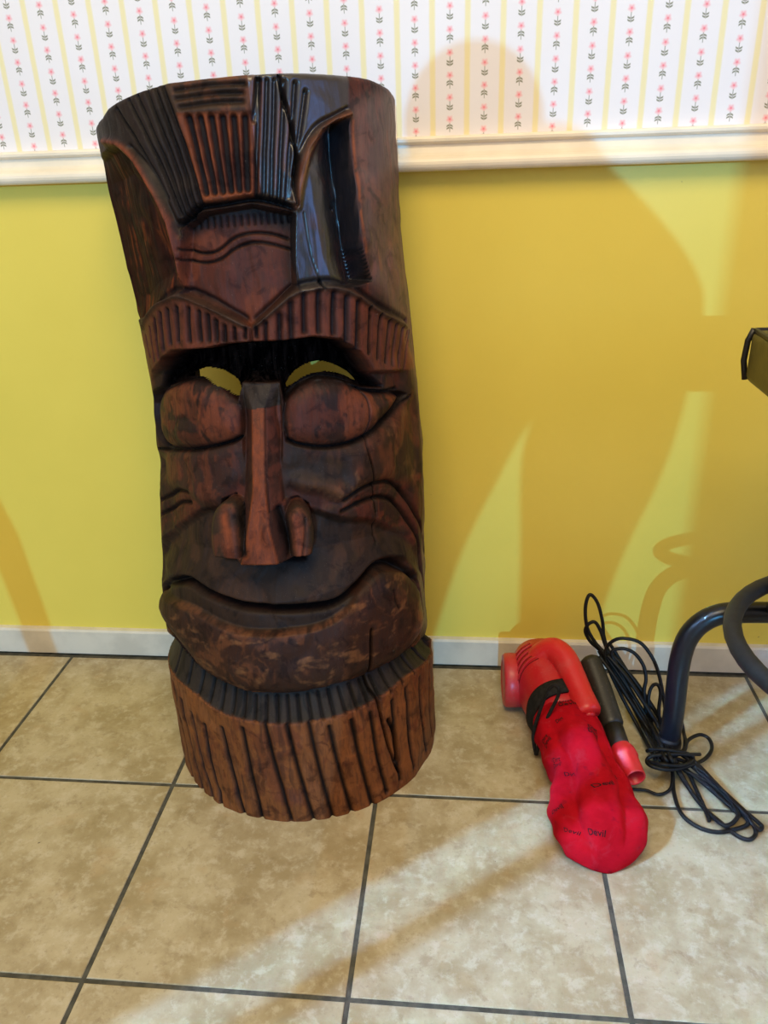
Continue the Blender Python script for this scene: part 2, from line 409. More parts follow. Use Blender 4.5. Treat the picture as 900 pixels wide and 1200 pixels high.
# --- ears: dished hollows with a raised rim
earR = poly([(347,246),(352,210),(362,175),(378,152),(394,142),(408,138),(411,180),(416,225),(424,290),(436,328),(410,336),(378,336),(352,342),(346,300)], curve=False)
de = sdist(earR); region('ear', de)
dr = dline(to_s([(409,136),(411,180),(416,225),(424,290),(436,330)]), .12)
dish = -.003-.036*np.clip(1-dr/.064, 0, 1)**1.25
k = sm(de, .004); H[:] = H*(1-k)+dish*k
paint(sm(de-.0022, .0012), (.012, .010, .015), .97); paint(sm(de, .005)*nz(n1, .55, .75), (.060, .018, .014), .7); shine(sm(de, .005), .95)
rimR = dline(path([(349,240),(353,214),(362,180),(376,158),(392,145),(409,134)]), .05)
H += .006*np.exp(-(rimR/.0045)**2); paint(np.exp(-(rimR/.0042)**2), (.23, .075, .026), .9)
groove([(341,232),(346,200),(356,170),(371,148),(392,136),(407,128)], .003, .005, (.05, .03, .02), .6)
rr2 = dline(path([(414,142),(417,190),(422,240),(430,295)]), .05)
paint(np.exp(-(rr2/.0026)**2)*nz(n2, .25, .6)*(de > .0022), (.24, .062, .02), .9)
groove([(354,250),(362,300),(374,334)], .0009, .0015, BLK, .9, h=-.01); groove([(388,243),(391,246)], .0025, .004, BLK, .95, h=-.02)
groove([(392,246),(400,290),(402,330)], .001, .001, BLK, .8, h=-.02)
# left ear, its hollow turning round the log's edge
eL = to_s([(137,172),(158,192),(180,228),(196,262),(206,300),(213,338),(196,350),(178,358),(167,372)])
eL = np.vstack([eL, [[-.335, eL[-1, 1]-.01], [-.345, eL[0, 1]-.05], [-.318, eL[0, 1]-.004]]])
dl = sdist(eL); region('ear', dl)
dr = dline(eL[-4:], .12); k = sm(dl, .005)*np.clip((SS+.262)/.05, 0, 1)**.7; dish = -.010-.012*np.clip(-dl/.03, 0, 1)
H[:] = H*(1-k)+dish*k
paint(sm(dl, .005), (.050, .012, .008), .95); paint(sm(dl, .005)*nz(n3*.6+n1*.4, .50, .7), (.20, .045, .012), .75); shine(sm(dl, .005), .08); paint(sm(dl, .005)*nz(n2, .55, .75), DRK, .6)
rl = dline(path([(122,166),(140,170),(158,189),(180,225),(196,258),(206,298),(213,335)]), .05)
H += .0055*np.exp(-(rl/.005)**2); paint(np.exp(-(rl/.0034)**2), (.24, .055, .020), .85)
groove([(152,173),(172,195),(194,235),(210,275)], .0035, .005, (.05, .036, .022), .6)

# --- brows
browL = poly([(163,392),(172,368),(186,354),(208,346),(239,357),(267,372),(290,382),(293,402),(262,407),(240,411),(200,412),(184,428),(176,448)], curve=False)
browR = poly([(295,382),(308,374),(321,363),(344,345),(368,338),(395,338),(422,349),(450,369),(478,383),(484,432),(462,436),(440,436),(424,414),(400,399),(370,396),(330,402),(295,404)], curve=False)
lipL = [(167,384),(185,356),(208,347),(239,357),(267,372),(286,382)]; lipR = [(298,382),(321,363),(344,345),(368,338),(395,338),(422,349),(450,369),(476,383)]
for P, lip in ((browL, lipL), (browR, lipR)):
    d = sdist(P); region('brow', d)
    setH(d, .000, .006); paint(sm(d, .004), (.145, .036, .016), .92); paint(sm(d, .004)*nz(n2, .55, .8), RED, .6)
    l = dline(path(lip), .05)
    H += .0040*np.exp(-(l/.0034)**2); paint(np.exp(-(l/.0040)**2), (.060, .034, .021), .85)
    groove([(x, y-8) for x, y in lip], .0036, .0035, (.022, .014, .014), .75)
def at(l, x): return float(np.interp(x, [p[0] for p in l], [p[1] for p in l]))
cr8 = lambda x, y: (150+.389*x, 320+.389*y)
for x, y0, y1, sl in ((52,190,250,14),(66,165,262,12),(80,140,255,10),(97,122,230,8),(118,112,212,8),(146,105,208,6),(180,108,206,5),(212,118,204,4),(238,128,204,3),(262,146,204,3),(288,162,204,2),(318,166,200,2),(352,168,196,0)):
    a, b = cr8(x, y0), cr8(x+sl, y1); groove([a, ((a[0]+b[0])/2, (a[1]+b[1])/2), b], .0031 if 90 < x < 300 else .0022, .0052, (.014, .010, .012), .93)
for x, y0, y1, sl in ((386,164,192,0),(415,150,202,0),(455,128,204,2),(490,92,198,2),(530,66,176,2),(574,58,176,2),(620,60,182,0),(660,72,202,0),(696,86,225,-2),(732,104,242,-3),(762,126,258,-6),(788,144,268,-8),(808,156,276,-10),(828,166,282,-12),(848,176,284,-14)):
    a, b = cr8(x, y0), cr8(x+sl, y1); groove([a, ((a[0]+b[0])/2, (a[1]+b[1])/2), b], .0037 if 440 < x < 720 else .0024, .0056, (.015, .013, .019), .93)

# --- eye sockets, cut through under the brows
sock = poly([(180,462),(181,436),(190,420),(204,412),(240,410),(262,405),(300,402),(330,401),(370,396),(400,399),(424,414),(438,436),(444,452,-.02),(420,453,-.028),(395,444,-.028),(370,442,-.028),(350,452,-.028),(334,470,-.028),(328,448,-.03),(284,448,-.03),(282,468,-.028),(258,450,-.028),(232,442,-.028),(204,450,-.028)], curve=False)
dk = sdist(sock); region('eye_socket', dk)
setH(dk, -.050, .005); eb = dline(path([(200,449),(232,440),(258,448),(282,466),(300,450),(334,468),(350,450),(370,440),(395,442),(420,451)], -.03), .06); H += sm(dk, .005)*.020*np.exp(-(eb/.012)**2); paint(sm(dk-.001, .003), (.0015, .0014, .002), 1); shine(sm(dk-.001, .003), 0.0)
# slits where the wall shows through
def slit(pts): return sdist(np.array(catmull(to_s(pts, -.032), 4, True)))
hole = np.minimum(slit([(222,440),(230,434),(240,431),(254,434),(270,443),(280,455),(281,463),(266,454),(246,444),(234,440)]),
                  slit([(335,450),(344,438),(356,430),(372,424),(390,425),(404,430),(416,437),(417,445),(400,438),(378,435),(358,440),(338,453)]))

# --- eyes: heavy bulging lids
for P, name in (([(186,463,-.02),(206,450,-.028),(232,443,-.028),(258,452,-.028),(283,470,-.028),(282,513),(250,524),(215,528),(196,522),(188,495)], 'eye'),
                ([(334,470,-.028),(350,453,-.028),(370,444,-.028),(395,446,-.028),(420,455,-.026),(446,458,-.016),(470,462),(458,484),(437,506),(408,521),(375,525),(336,516)], 'eye')):
    e = poly(P, -.012, True, 3); d = sdist(e); region(name, d)
    dome = np.clip(-d/.030, 0, 1); dome = np.sqrt(1-(1-dome)**2)
    k = sm(d, .004); H[:] = H*(1-k)+(-.028+.021*dome)*k
    paint(sm(d, .005), RED, .8); paint(sm(d, .005)*nz(n1, .42, .6)*dome, (.19, .048, .018), .8); paint(sm(d-.0, .005)*nz(n2, .5, .72), DRK, .75)
    paint(np.exp(-(d/.006)**2), DRK, .8)
groove([(337,516),(352,521),(375,525),(408,520),(437,505),(458,482),(470,464)], .0022, .006, BLK, .95, h=-.016)
groove([(334,466),(350,450),(372,441),(396,443),(420,455),(440,459),(456,455)], .0022, .004, BLK, .9, h=-.022)
groove([(196,524),(218,528),(250,524),(282,513)], .0022, .006, BLK, .95, h=-.016); groove([(196,522),(189,498),(184,470)], .0018, .004, DRK, .8, h=-.012)
groove([(200,456),(216,447),(234,443),(252,448),(280,462)], .0018, .004, BLK, .85, h=-.022)

# --- cheeks: planes and creases
ck = sdist(poly([(345,540),(410,528),(455,500),(478,470),(484,560),(460,560),(420,575),(400,600),(370,600),(348,575)], -.01)); setH(ck, -.008, .03)
paint(sm(ck, .02)*nz(n1, .35, .6), (.13, .040, .018), .8); paint(sm(ck, .02)*nz(n2, .5, .7), TAN, .3)
pit = sdist(poly([(340,528),(385,532),(408,548),(404,568),(370,566),(340,560)], -.014)); setH(pit, -.0165, .030); paint(sm(pit, .022), (.032, .022, .015), .75)
pit = sdist(poly([(340,572),(380,576),(402,592),(372,605),(350,592)], -.014)); setH(pit, -.021, .026); paint(sm(pit, .02), (.085, .018, .011), .6)
ck = sdist(poly([(190,532),(240,530),(276,530),(270,575),(244,592),(212,575),(190,560)], -.01)); setH(ck, -.010, .02); paint(sm(ck, .02), (.060, .024, .018), .8); paint(sm(ck, .02)*nz(n2, .5, .75), RST, .6)
for q in ([(408,588),(425,576),(445,567),(464,566),(479,580),(489,610),(495,648)], [(405,602),(428,591),(452,584),(470,590),(483,612),(490,650),(494,690)]):
    groove(q, .0032, .0065, (.014, .010, .008), .95, h=-.004)
for q in ([(186,586),(198,577),(212,579)], [(187,603),(200,592),(214,592)]): groove(q, .003, .006, DRK, .9, h=-.004)

# --- upper lip and muzzle
mz = sdist(poly([(190,640),(215,610),(245,600),(300,600),(365,602),(405,612),(450,615),(484,640),(490,670),(470,655),(446,659),(426,680),(400,703),(350,712),(290,711),(240,694),(214,679),(192,680)], -.006)); region('upper_lip', mz)
nose_z, lip_z = to_s([(305,656)])[0, 1], to_s([(320,711)])[0, 1]
f = np.clip((nose_z-ZZ)/(nose_z-lip_z), 0, 1); f = np.clip(f+np.abs(SS-to_s([(305,656)])[0, 0])*1.6, 0, 1)
k = sm(mz, .014); H[:] = H*(1-k)+(-.034+.028*f)*k
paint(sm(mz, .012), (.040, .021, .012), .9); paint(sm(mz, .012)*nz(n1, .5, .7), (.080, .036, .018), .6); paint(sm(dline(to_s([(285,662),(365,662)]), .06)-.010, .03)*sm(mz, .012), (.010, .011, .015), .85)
le = dline(path([(194,684),(214,680),(240,694),(268,705),(292,711),(350,712),(398,704),(424,680),(446,660),(464,655)], -.004), .03)
paint(np.exp(-(le/.0035)**2)*nz(n2, .3, .6), (.16, .055, .026), .6)

# --- nose: long faceted ridge, square tip and flared wings
nb = -.012
np_ = to_s([(283,448,-.03),(328,448,-.03),(330,500,-.01),(328,560,.0),(331,590,.006),(350,588,.004),(364,596,.004),(369,612,.004),(367,640,.006),(353,656,.008),(258,656,.008),(248,640,.006),(246,608,.004),(252,590,.004),(268,584,.004),(280,590,.006),(284,560,.0),(281,500,-.01)])
dn = sdist(np_); region('nose', dn)
zt_, zb_ = to_s([(305,448,-.03)])[0, 1], to_s([(305,656,.01)])[0, 1]
g = np.clip((zt_-ZZ)/(zt_-zb_), 0, 1.05)
crest = -.030+.056*np.clip(g*1.25, 0, 1)**.8                          # ridge height from root to tip
a, b = to_s([(300,448,-.02)])[0], to_s([(306,656,.012)])[0]
mid = a[0]+(b[0]-a[0])*g
half = np.interp(g, [0, .15, .6, .8, 1], [.022, .009, .008, .012, .021])  # half width of the flat front facet
off = np.maximum(np.abs(SS-mid)-half, 0)
nosev = crest-off*np.interp(g, [0, .2, .65, 1], [.2, 1.2, 1.4, 1.5])
k = sm(dn, .0035); H[:] = np.where(k > 0, H*(1-k)+np.maximum(nosev, -.03)*k, H)
paint(sm(dn, .004), (.070, .022, .014), .9)
front = sm(off-.0015, .002)*sm(dn, .004)*(g > .14)
paint(front, (.24, .056, .016), .95); paint(front*nz(n2, .55, .8), RST, .7)
paint(sm(dn, .004)*(off > .002)*(SS > mid)*(g < .7)*(g > .14)*nz(n2, .3, .6), (.13, .034, .020), .8)
paint(sm(dn, .004)*(g < .14), (.050, .035, .026), .95)
groove([(307,482,.004),(309,520,.008),(311,560,.012),(316,600,.014)], .0012, .002, DRK, .8)
for q in ([(279,598,.010),(284,620,.012),(288,648,.014)], [(325,598,.010),(332,620,.012),(340,648,.012)]):
    groove(q, .0042, .010, (.010, .010, .012), .97)
for P in ([(247,618,.006),(251,597,.006),(264,586,.008),(277,592,.01),(281,612,.012),(285,675,.012),(256,675,.01),(247,645,.008)], [(335,604,.01),(346,591,.008),(358,594,.006),(367,608,.004),(369,640,.006),(358,675,.01),(343,675,.012),(338,628,.012)]):
    d = sdist(poly(P, .008, True, 3)); dome = np.clip(-d/.012, 0, 1); dome = np.sqrt(1-(1-dome)**2)
    cut = np.clip((ZZ-zb_)/.003, 0, 1); k = sm(d, .003)*cut; H[:] = H*(1-k)+(-.006+.022*dome)*k; REG[(k > .5)] = PARTS.index('nose')
    paint(sm(d, .003)*cut, (.050, .028, .016), .95); paint(k*(dome > .75)*nz(n2, .3, .6), (.16, .042, .018), .6)
for q in ([(264,606,.012),(267,628,.014),(270,652,.014)], [(347,606,.012),(351,628,.014),(352,652,.014)]):
    paint(np.exp(-(dline(path(q), .03)/.0065)**2), (.27, .066, .024), .97)
groove([(357,606,.01),(357,625,.01),(354,650,.01)], .0012, .002, DRK, .7)
groove([(252,660),(305,661),(358,660)], .0035, .008, (.006, .007, .009), .95)

# --- mouth, lower lip and chin
chin = sdist(poly([(190,690),(215,697),(245,712),(290,724),(350,722),(395,714),(420,695),(438,676),(458,668),(480,672),(492,690),(496,730),(478,762),(440,787),(400,802),(350,813),(300,813),(262,801),(230,780),(207,748),(193,722)], .0, True, 4))
region('chin', chin)
dome = np.clip(-chin/.045, 0, 1); dome = np.sqrt(1-(1-dome)**2)
k = sm(chin, .005); H[:] = H*(1-k)+(-.010+.020*dome)*k
paint(sm(chin, .006), (.060, .022, .011), .95); paint(sm(chin, .006)*nz(.5*n1+.5*n2, .52, .70), (.17, .058, .020), .7); paint(sm(chin, .006)*nz(n2, .62, .8), DRK, .7)
paint(sm(chin, .006)*nz(fbm(.024, .014, 9), .60, .9), TAN, .5)
lower = sdist(poly([(192,690),(210,686),(236,700),(268,712),(300,718),(350,719),(392,712),(416,700),(402,718),(380,731),(350,738),(302,741),(270,735),(232,716),(206,704)], -.002, True, 3))
region('lower_lip', lower); setH(lower, -.008, .007); paint(sm(lower, .006), (.045, .024, .013), .95)
le = dline(path([(205,705),(232,717),(270,737),(302,743),(350,740),(382,732),(406,716)], .0), .03)
paint(np.exp(-(le/.0028)**2)*nz(n2, .3, .6), (.17, .065, .030), .7)
mouth = [(191,694),(196,684),(214,681),(238,694),(268,707),(296,713),(350,714),(394,707),(420,686),(444,664),(464,661),(482,676)]
d = dline(path(mouth, -.006), .05)
px_in = np.interp(SS, [path(mouth)[0, 0], to_s([(300,713)])[0, 0], to_s([(390,708)])[0, 0], path(mouth)[-1, 0]], [.6, 1.0, .9, .35])
H -= .020*np.exp(-(d/.0052)**2)*px_in; paint(np.exp(-(d/.0058)**2), (.006, .006, .007), .97)
# cheek hook round the mouth's right corner
groove([(482,676),(492,700),(494,730)], .003, .005, DRK, .8); groove([(456,690),(458,702),(462,712)], .0018, .003, DRK, .8)

# --- neck band and fluted base collar
nk_top = [(194,742),(207,752),(230,783),(262,804),(300,816),(350,816),(400,805),(440,790),(478,765),(500,738)]
nk_bot = [(196,776),(204,790),(230,815),(262,836),(300,846),(330,849),(372,845),(410,834),(450,815),(480,790),(506,762),(511,752)]
kt, kb = path(nk_top), path(nk_bot, .007)
zbot = np.interp(SS, kb[:, 0], kb[:, 1]); ztop = np.interp(SS, kt[:, 0], kt[:, 1])
col_d = ZZ-zbot
region('base', col_d)
t = np.clip((ZZ-zbot)/np.maximum(ztop-zbot, .01), 0, 1)
band = (ZZ > zbot) & (ZZ <= ztop+.004) & (chin > 0)
H[:] = np.where(band, .0065-.024*t**.8, H); kk = band.astype(float)
PARTS.append('neck_band'); REG[band & (REG == 0)] = len(PARTS)-1
paint(kk, GRY, .95); paint(kk*nz(n3, .55, .8), (.015, .014, .012), .8)
kk = sm(col_d, .005); H[:] = H*(1-kk)+.0075*kk
paint(kk, COLR, .97); paint(kk*nz(.5*n1+.5*n2, .5, .68), (.17, .050, .017), .8); paint(kk*nz(n3, .66, .88), DRK, .45); paint(kk*nz(fbm(.014, .04, 12), .66, .82), (.27, .10, .032), .7)
cp = lambda x, y: (170+.4*x, 560+.4*y)
for x0, y0, x1, y1 in ((85,600,140,880),(104,650,168,915),(132,690,195,935),(172,725,227,965),(222,735,290,985),(284,735,342,1000),(350,722,428,1002),(415,728,494,1003),(480,722,552,1000),(540,730,608,985),(605,712,668,960),(662,690,708,920),(728,655,748,885),(768,618,788,850),(806,585,826,800),(834,550,842,750)):
    a, b = cp(x0, y0), cp(x1, y1); mi = ((a[0]+b[0])/2-1.5, (a[1]+b[1])/2)
    groove([a, mi, b], .0032, .0045, (.010, .008, .007), .98, h=.0075)
for x in range(205, 505, 13):
    y0, y1 = at(nk_top, x)+6, at(nk_bot, x)-3; groove([(x, y0), (x+4, y1)], .0022, .0035, (.010, .010, .009), .8)

# --- drying cracks
for q, ww, dd in (([(327,88),(331,110),(338,132),(344,160),(349,190),(346,215),(349,240)], .0018, .010), ([(430,455),(436,470),(437,500),(435,525),(441,550),(446,580),(449,602)], .0011, .005),
                  ([(449,602),(450,620),(452,640)], .0010, .004), ([(431,735),(431,770),(433,805),(440,820),(446,850),(455,880),(464,905)], .0018, .008), ([(452,842),(460,862),(462,890)], .0030, .009), ([(376,330),(380,338)], .002, .005), ([(478,388),(476,398)], .0016, .004)):
    groove(q, ww, dd, BLK, .95)
# tool marks and overall unevenness
H += (vnoise(.014, .03, 21)-.5)*.0009+(vnoise(.04, .05, 22)-.5)*.004+(vnoise(.004, .02, 23)-.5)*.0005
H = np.maximum(H, -.052)
edge = np.clip((zt[None, :]-ZZ)/.008, 0, 1); H -= .006*(1-np.sqrt(1-(1-edge)**2))
lum = C@np.array([.3, .55, .15]); gain = np.interp(lum, [0, .012, .03, .06, .12], [.35, .5, .85, 1.15, 1.2]); C *= gain[..., None]
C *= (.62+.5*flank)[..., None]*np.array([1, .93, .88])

RHO = prof_r(ZZ)+H
LX, LY = prof_c(ZZ)+RHO*np.sin(th)[None, :], -RHO*np.cos(th)[None, :]
CO = np.stack([LX, LY, ZZ], -1)
# vertex normals of the whole carving, shared by the parts so that seams do not show
du = np.gradient(CO, axis=1); dv = np.gradient(CO, axis=0)
NRM = np.cross(du, dv); NRM /= np.linalg.norm(NRM, axis=2, keepdims=True)+1e-12

def wood_mat():
    t = NT('varnished_carved_wood'); p = t.obco()
    at_ = t.n('ShaderNodeAttribute', attribute_name='stain_shade'); c0 = at_.outputs['Color']
    mp = t.n('ShaderNodeMapping'); mp.inputs['Scale'].default_value = (1, 1, .16); t.put(mp.inputs[0], p)
    g = t.noise(mp.outputs[0], 150, 5, .65, .6); bl = t.noise(p, 38, 5, .6, .8); fine = t.noise(p, 420, 3)
    c = t.mix(t.math('MULTIPLY', t.ramp(g, .40, .70), .50), c0, (.018, .011, .009, 1))
    dk_ = t.mix(1.0, c0, (.30, .26, .28, 1), 'MULTIPLY')
    c = t.mix(t.math('MULTIPLY', t.ramp(bl, .52, .66), .75), c, dk_)
    lt = t.mix(1.0, c0, (1.25, 1.22, 1.15, 1), 'MULTIPLY')
    c = t.mix(t.math('MULTIPLY', t.ramp(bl, .46, .32), .7), c, lt)
    dust = t.ramp(t.noise(p, 900, 1, .5), .75, .80)
    t.base(t.mix(t.math('MULTIPLY', dust, .35), c, (.35, .3, .25, 1)))
    gl = at_.outputs['Alpha']
    t.set(t.math('ADD', t.math('SUBTRACT', .58, t.math('MULTIPLY', gl, .36)), t.math('MULTIPLY', bl, .15)), .4, 0)
    t.put(t.b.inputs['Specular IOR Level'], t.math('MULTIPLY', gl, .8))
    t.bump(t.math('ADD', t.math('MULTIPLY', g, .6), t.math('MULTIPLY', fine, .25)), .35, .0012); return t.m
M_wood = wood_mat()
M_inner = plain('dark_hollow_wood', (.02, .013, .010), .3, 60, .8, .2)

mask = empty('carved_wooden_mask')
mm = Matrix.Identity(4)
for i in range(3): mm[i][0] = EX[i]; mm[i][1] = EY[i]; mm[i][2] = EZ[i]; mm[i][3] = B0[i]
mask.matrix_world = mm
tag(mask, 'tall dark wooden tiki mask carved from a log, leaning against the yellow wall', 'carving')
def np_mesh(name, co, quads, cols=None, nrm=None, gl=None):
    me = bpy.data.meshes.new(name); nv, nq = len(co), len(quads)
    me.vertices.add(nv); me.vertices.foreach_set('co', co.astype(np.float32).ravel())
    me.loops.add(nq*4); me.loops.foreach_set('vertex_index', quads.astype(np.int32).ravel())
    me.polygons.add(nq); me.polygons.foreach_set('loop_start', np.arange(0, nq*4, 4, dtype=np.int32))
    me.polygons.foreach_set('use_smooth', np.ones(nq, bool))
    me.update(calc_edges=True)
    if cols is not None:
        a = me.color_attributes.new('stain_shade', 'FLOAT_COLOR', 'POINT'); a.data.foreach_set('color', np.hstack([cols, (np.full(nv, .3) if gl is None else gl)[:, None]]).astype(np.float32).ravel())
    if nrm is not None: me.normals_split_custom_set_from_vertices(nrm.astype(np.float32))
    return me
idx = np.arange(NR*NC).reshape(NR, NC)
Q = np.stack([idx[:-1, :-1], idx[:-1, 1:], idx[1:, 1:], idx[1:, :-1]], -1).reshape(-1, 4)
hm = ((hole[:-1, :-1]+hole[1:, 1:])/2 > 0).ravel()
# pull the vertices next to a slit's edge onto it, so that the cut is clean
gz, gs = np.gradient(hole); 
reg_q = REG[:-1, :-1].ravel()
COf, NF, CF = CO.reshape(-1, 3), NRM.reshape(-1, 3), C.reshape(-1, 3)
mask_children = []
for k, name in enumerate(PARTS):
    q = Q[hm & (reg_q == k)]
    if not len(q): continue
    u, inv = np.unique(q, return_inverse=True)
    me = np_mesh(name, COf[u], inv.reshape(-1, 4), CF[u], NF[u], G.ravel()[u])
    o = bpy.data.objects.new(name, me); COL.objects.link(o); me.materials.append(M_wood); o.parent = mask
# hollow inside, with rims along the top, the floor and both long edges
ri = prof_r(ZZ)-.058
sub_r = np.unique(np.append(np.arange(0, NR, 6), NR-1)); sub_c = np.unique(np.append(np.arange(0, NC, 6), NC-1))
IN = np.stack([prof_c(ZZ)+ri*np.sin(th)[None, :], -ri*np.cos(th)[None, :], ZZ], -1)[np.ix_(sub_r, sub_c)]
a_, b_ = IN.shape[:2]; ii = np.arange(a_*b_).reshape(a_, b_)
QI = np.stack([ii[:-1, :-1], ii[1:, :-1], ii[1:, 1:], ii[:-1, 1:]], -1).reshape(-1, 4)
hs = hole[np.ix_(sub_r, sub_c)]; keep = (np.minimum(np.minimum(hs[:-1, :-1], hs[1:, 1:]), np.minimum(hs[1:, :-1], hs[:-1, 1:])) > .04).ravel()
o = bpy.data.objects.new('hollow_back', np_mesh('hollow_back', IN.reshape(-1, 3), QI[keep])); COL.objects.link(o); o.data.materials.append(M_inner); o.parent = mask
def rim_strip(outer, inner):
    n = len(outer); co = np.vstack([outer, inner]); i = np.arange(n-1)
    return co, np.stack([i, i+1, n+i+1, n+i], -1)
ALLI = np.stack([prof_c(ZZ)+ri*np.sin(th)[None, :], -ri*np.cos(th)[None, :], ZZ], -1)
cs, qs, n0 = [], [], 0
for oo, nn in ((CO[-1], ALLI[-1]), (CO[0][::-1], ALLI[0][::-1]), (CO[:, 0][::-1], ALLI[:, 0][::-1]), (CO[:, -1], ALLI[:, -1])):
    c_, q_ = rim_strip(oo, nn); cs.append(c_); qs.append(q_+n0); n0 += len(c_)
o = bpy.data.objects.new('cut_edge', np_mesh('cut_edge', np.vstack(cs), np.vstack(qs), np.tile(np.array([DRK]), (n0, 1)))); COL.objects.link(o)
o.data.materials.append(M_wood); o.parent = mask

# ------------------------------------------------------------------ hand vacuum
def plastic(name, c, var=.12, rough=.32):
    t = NT(name); p = t.obco()
    d = t.ramp(t.noise(p, 30, 5, .65, .5), .45, .75); sc = t.ramp(t.noise(p, 300, 2), .62, .72)
    cc = t.mix(t.math('MULTIPLY', d, var*2), c+(1,), tuple(x*.6+.06 for x in c)+(1,))
    cc = t.mix(t.math('MULTIPLY', sc, .12), cc, (.4, .3, .28, 1))
    t.base(cc); t.set(t.math('ADD', rough, t.math('MULTIPLY', d, .25)), .45); return t.m
M_red = plastic('red_plastic', (.45, .007, .014)); M_red2 = plastic('worn_red_plastic', (.48, .020, .024), .2)
M_redcon = plastic('bright_red_plastic', (.56, .016, .020)); M_blackp = plastic('black_plastic', (.020, .019, .016), .1, .42)
M_cord = plain('black_rubber', (.005, .005, .0055), .3, 80, .5, .25); M_ink = plain('black_ink', (.02, .008, .010), .2, 80, .8, .1)
M_strap = plain('black_elastic', (.012, .011, .010), .3, 150, .8, .2, .3, 400)
def cloth_mat():
    t = NT('red_bag_cloth'); p = t.obco()
    a = t.noise(p, 22, 5, .6, .4); wv = t.n('ShaderNodeTexWave'); t.put(wv.inputs[0], p); wv.inputs['Scale'].default_value = 420
    c = t.mix(t.ramp(a, .35, .65), (.31, .003, .008, 1), (.44, .005, .013, 1))
    c = t.mix(t.math('MULTIPLY', t.ramp(t.noise(p, 45, 4, .6, .6), .56, .72), .5), c, (.38, .03, .042, 1))
    c = t.mix(t.math('MULTIPLY', t.ramp(t.noise(p, 70, 3), .60, .70), .5), c, (.16, .006, .016, 1))
    t.base(c); t.set(.9, .05); t.bump(t.math('ADD', wv.outputs[0], t.math('MULTIPLY', a, 3)), .2, .0012); return t.m
M_cloth = cloth_mat()

vac = empty('hand_vacuum', (.25, -.25, 0))
tag(vac, 'red corded hand vacuum with a red cloth dust bag lying on the tiles', 'vacuum')
def loft(bm, rings, cap=True, closed_end=None):
    V = [[bm.verts.new(p) for p in r] for r in rings]; n = len(V[0])
    for A, B in zip(V[:-1], V[1:]):
        for k in range(n): bm.faces.new((A[k], A[(k+1) % n], B[(k+1) % n], B[k]))
    if cap: bm.faces.new(V[0][::-1]); bm.faces.new(V[-1])
    return V
# motor housing: lofted along its axis, rear dome to the bag's neck
HA, HB = np.array([.222, -.052, 0]), np.array([.268, -.232, 0])
hd = (HB-HA); HL = np.linalg.norm(hd); hd /= HL; hn = np.array([hd[1], -hd[0], 0])*-1   # hn: towards the right of the axis
def hsec(t):        # half width, height, lift
    return (np.interp(t, [0, .04, .12, .3, .55, .8, 1], [.012, .030, .043, .053, .055, .052, .046]), np.interp(t, [0, .04, .12, .3, .5, .75, 1], [.05, .085, .108, .124, .126, .112, .098]), np.interp(t, [0, .04, .12, .3, 1], [.03, .012, .004, .0, .0]))
def hpt(t, ph, e=0.0):
    w, h, l = hsec(t); ex = .8
    c, s_ = math.cos(ph), math.sin(ph)
    lat = (w+e)*math.copysign(abs(c)**ex, c); zz = l+h*.5+(h*.5+e)*math.copysign(abs(s_)**ex, s_)
    p = HA+hd*HL*t+hn*lat; return (p[0], p[1], max(zz, .001)-l*.5)
bm = bmesh.new(); loft(bm, [[hpt(t, 2*math.pi*k/40) for k in range(40)] for t in np.linspace(0, 1, 26)])
housing = obj('motor_housing', bm, M_red, vac, True)
# cooling slots, arcs over the left shoulder
for i, t in enumerate(np.linspace(.24, .50, 5)):
    bm = bmesh.new(); tube(bm, [hpt(t, a, .0002) for a in np.linspace(math.radians(108), math.radians(172), 14)], .0014, 6)
    obj('vent_slot', bm, M_red2 if i % 2 else M_red, housing, True)
    bm = bmesh.new(); tube(bm, [hpt(t+.026, a, -.0006) for a in np.linspace(math.radians(108), math.radians(172), 14)], .0012, 6)
    obj('vent_groove', bm, plain('dark_red_gap', (.10, .004, .006), .1, 50, .7, .2) if i == 0 else bpy.data.materials['dark_red_gap'], housing, True)
# round fan cover on the left
fc = HA+hd*HL*.30-hn*.046; ax = Vector(-hn*.94+hd*-.20+np.array([0, 0, .0])).normalized()
e1 = ax.cross(Vector((0, 0, 1))).normalized(); e2 = e1.cross(ax)
def disc_ring(c, r, off, n=40): return [Vector(c)+ax*off+r*(math.cos(2*math.pi*k/n)*e1+math.sin(2*math.pi*k/n)*e2) for k in range(n)]
bm = bmesh.new(); cc = (fc[0], fc[1], .050)
loft(bm, [disc_ring(cc, .047, -.02), disc_ring(cc, .048, .010), disc_ring(cc, .0475, .019), disc_ring(cc, .044, .0225), disc_ring(cc, .036, .0235), disc_ring(cc, .034, .022)])
obj('fan_cover', bm, M_red2, vac, True)
# handle: thick tube springing from the housing and running down to the right
hp = [at_y(628,792,-.135), at_y(634,772,-.13), at_y(648,763,-.135), at_y(661,772,-.155), at_y(671,792,-.185), at_y(682,818,-.222), at_y(690,838,-.25)]
hq = catmull(hp, 8); rad = np.interp(np.linspace(0, 1, len(hq)), [0, .15, .4, .8, .95, 1], [.027, .026, .0225, .0205, .0225, .019])
bm = bmesh.new(); tube(bm, hq, list(rad), 20); obj('handle', bm, M_redcon, vac, True)
he = Vector(hq[-1]); hdv = (he-Vector(hq[-4])).normalized()
bm = bmesh.new(); tube(bm, [he-hdv*.002, he+hdv*.0035, he+hdv*.006], [.0105, .0105, .008], 18); obj('cord_collar', bm, M_red, vac, True)
bm = bmesh.new(); tube(bm, [he+hdv*.002, he+hdv*.0068], [.0055, .005], 14); obj('cord_hole', bm, M_strap, vac, True)
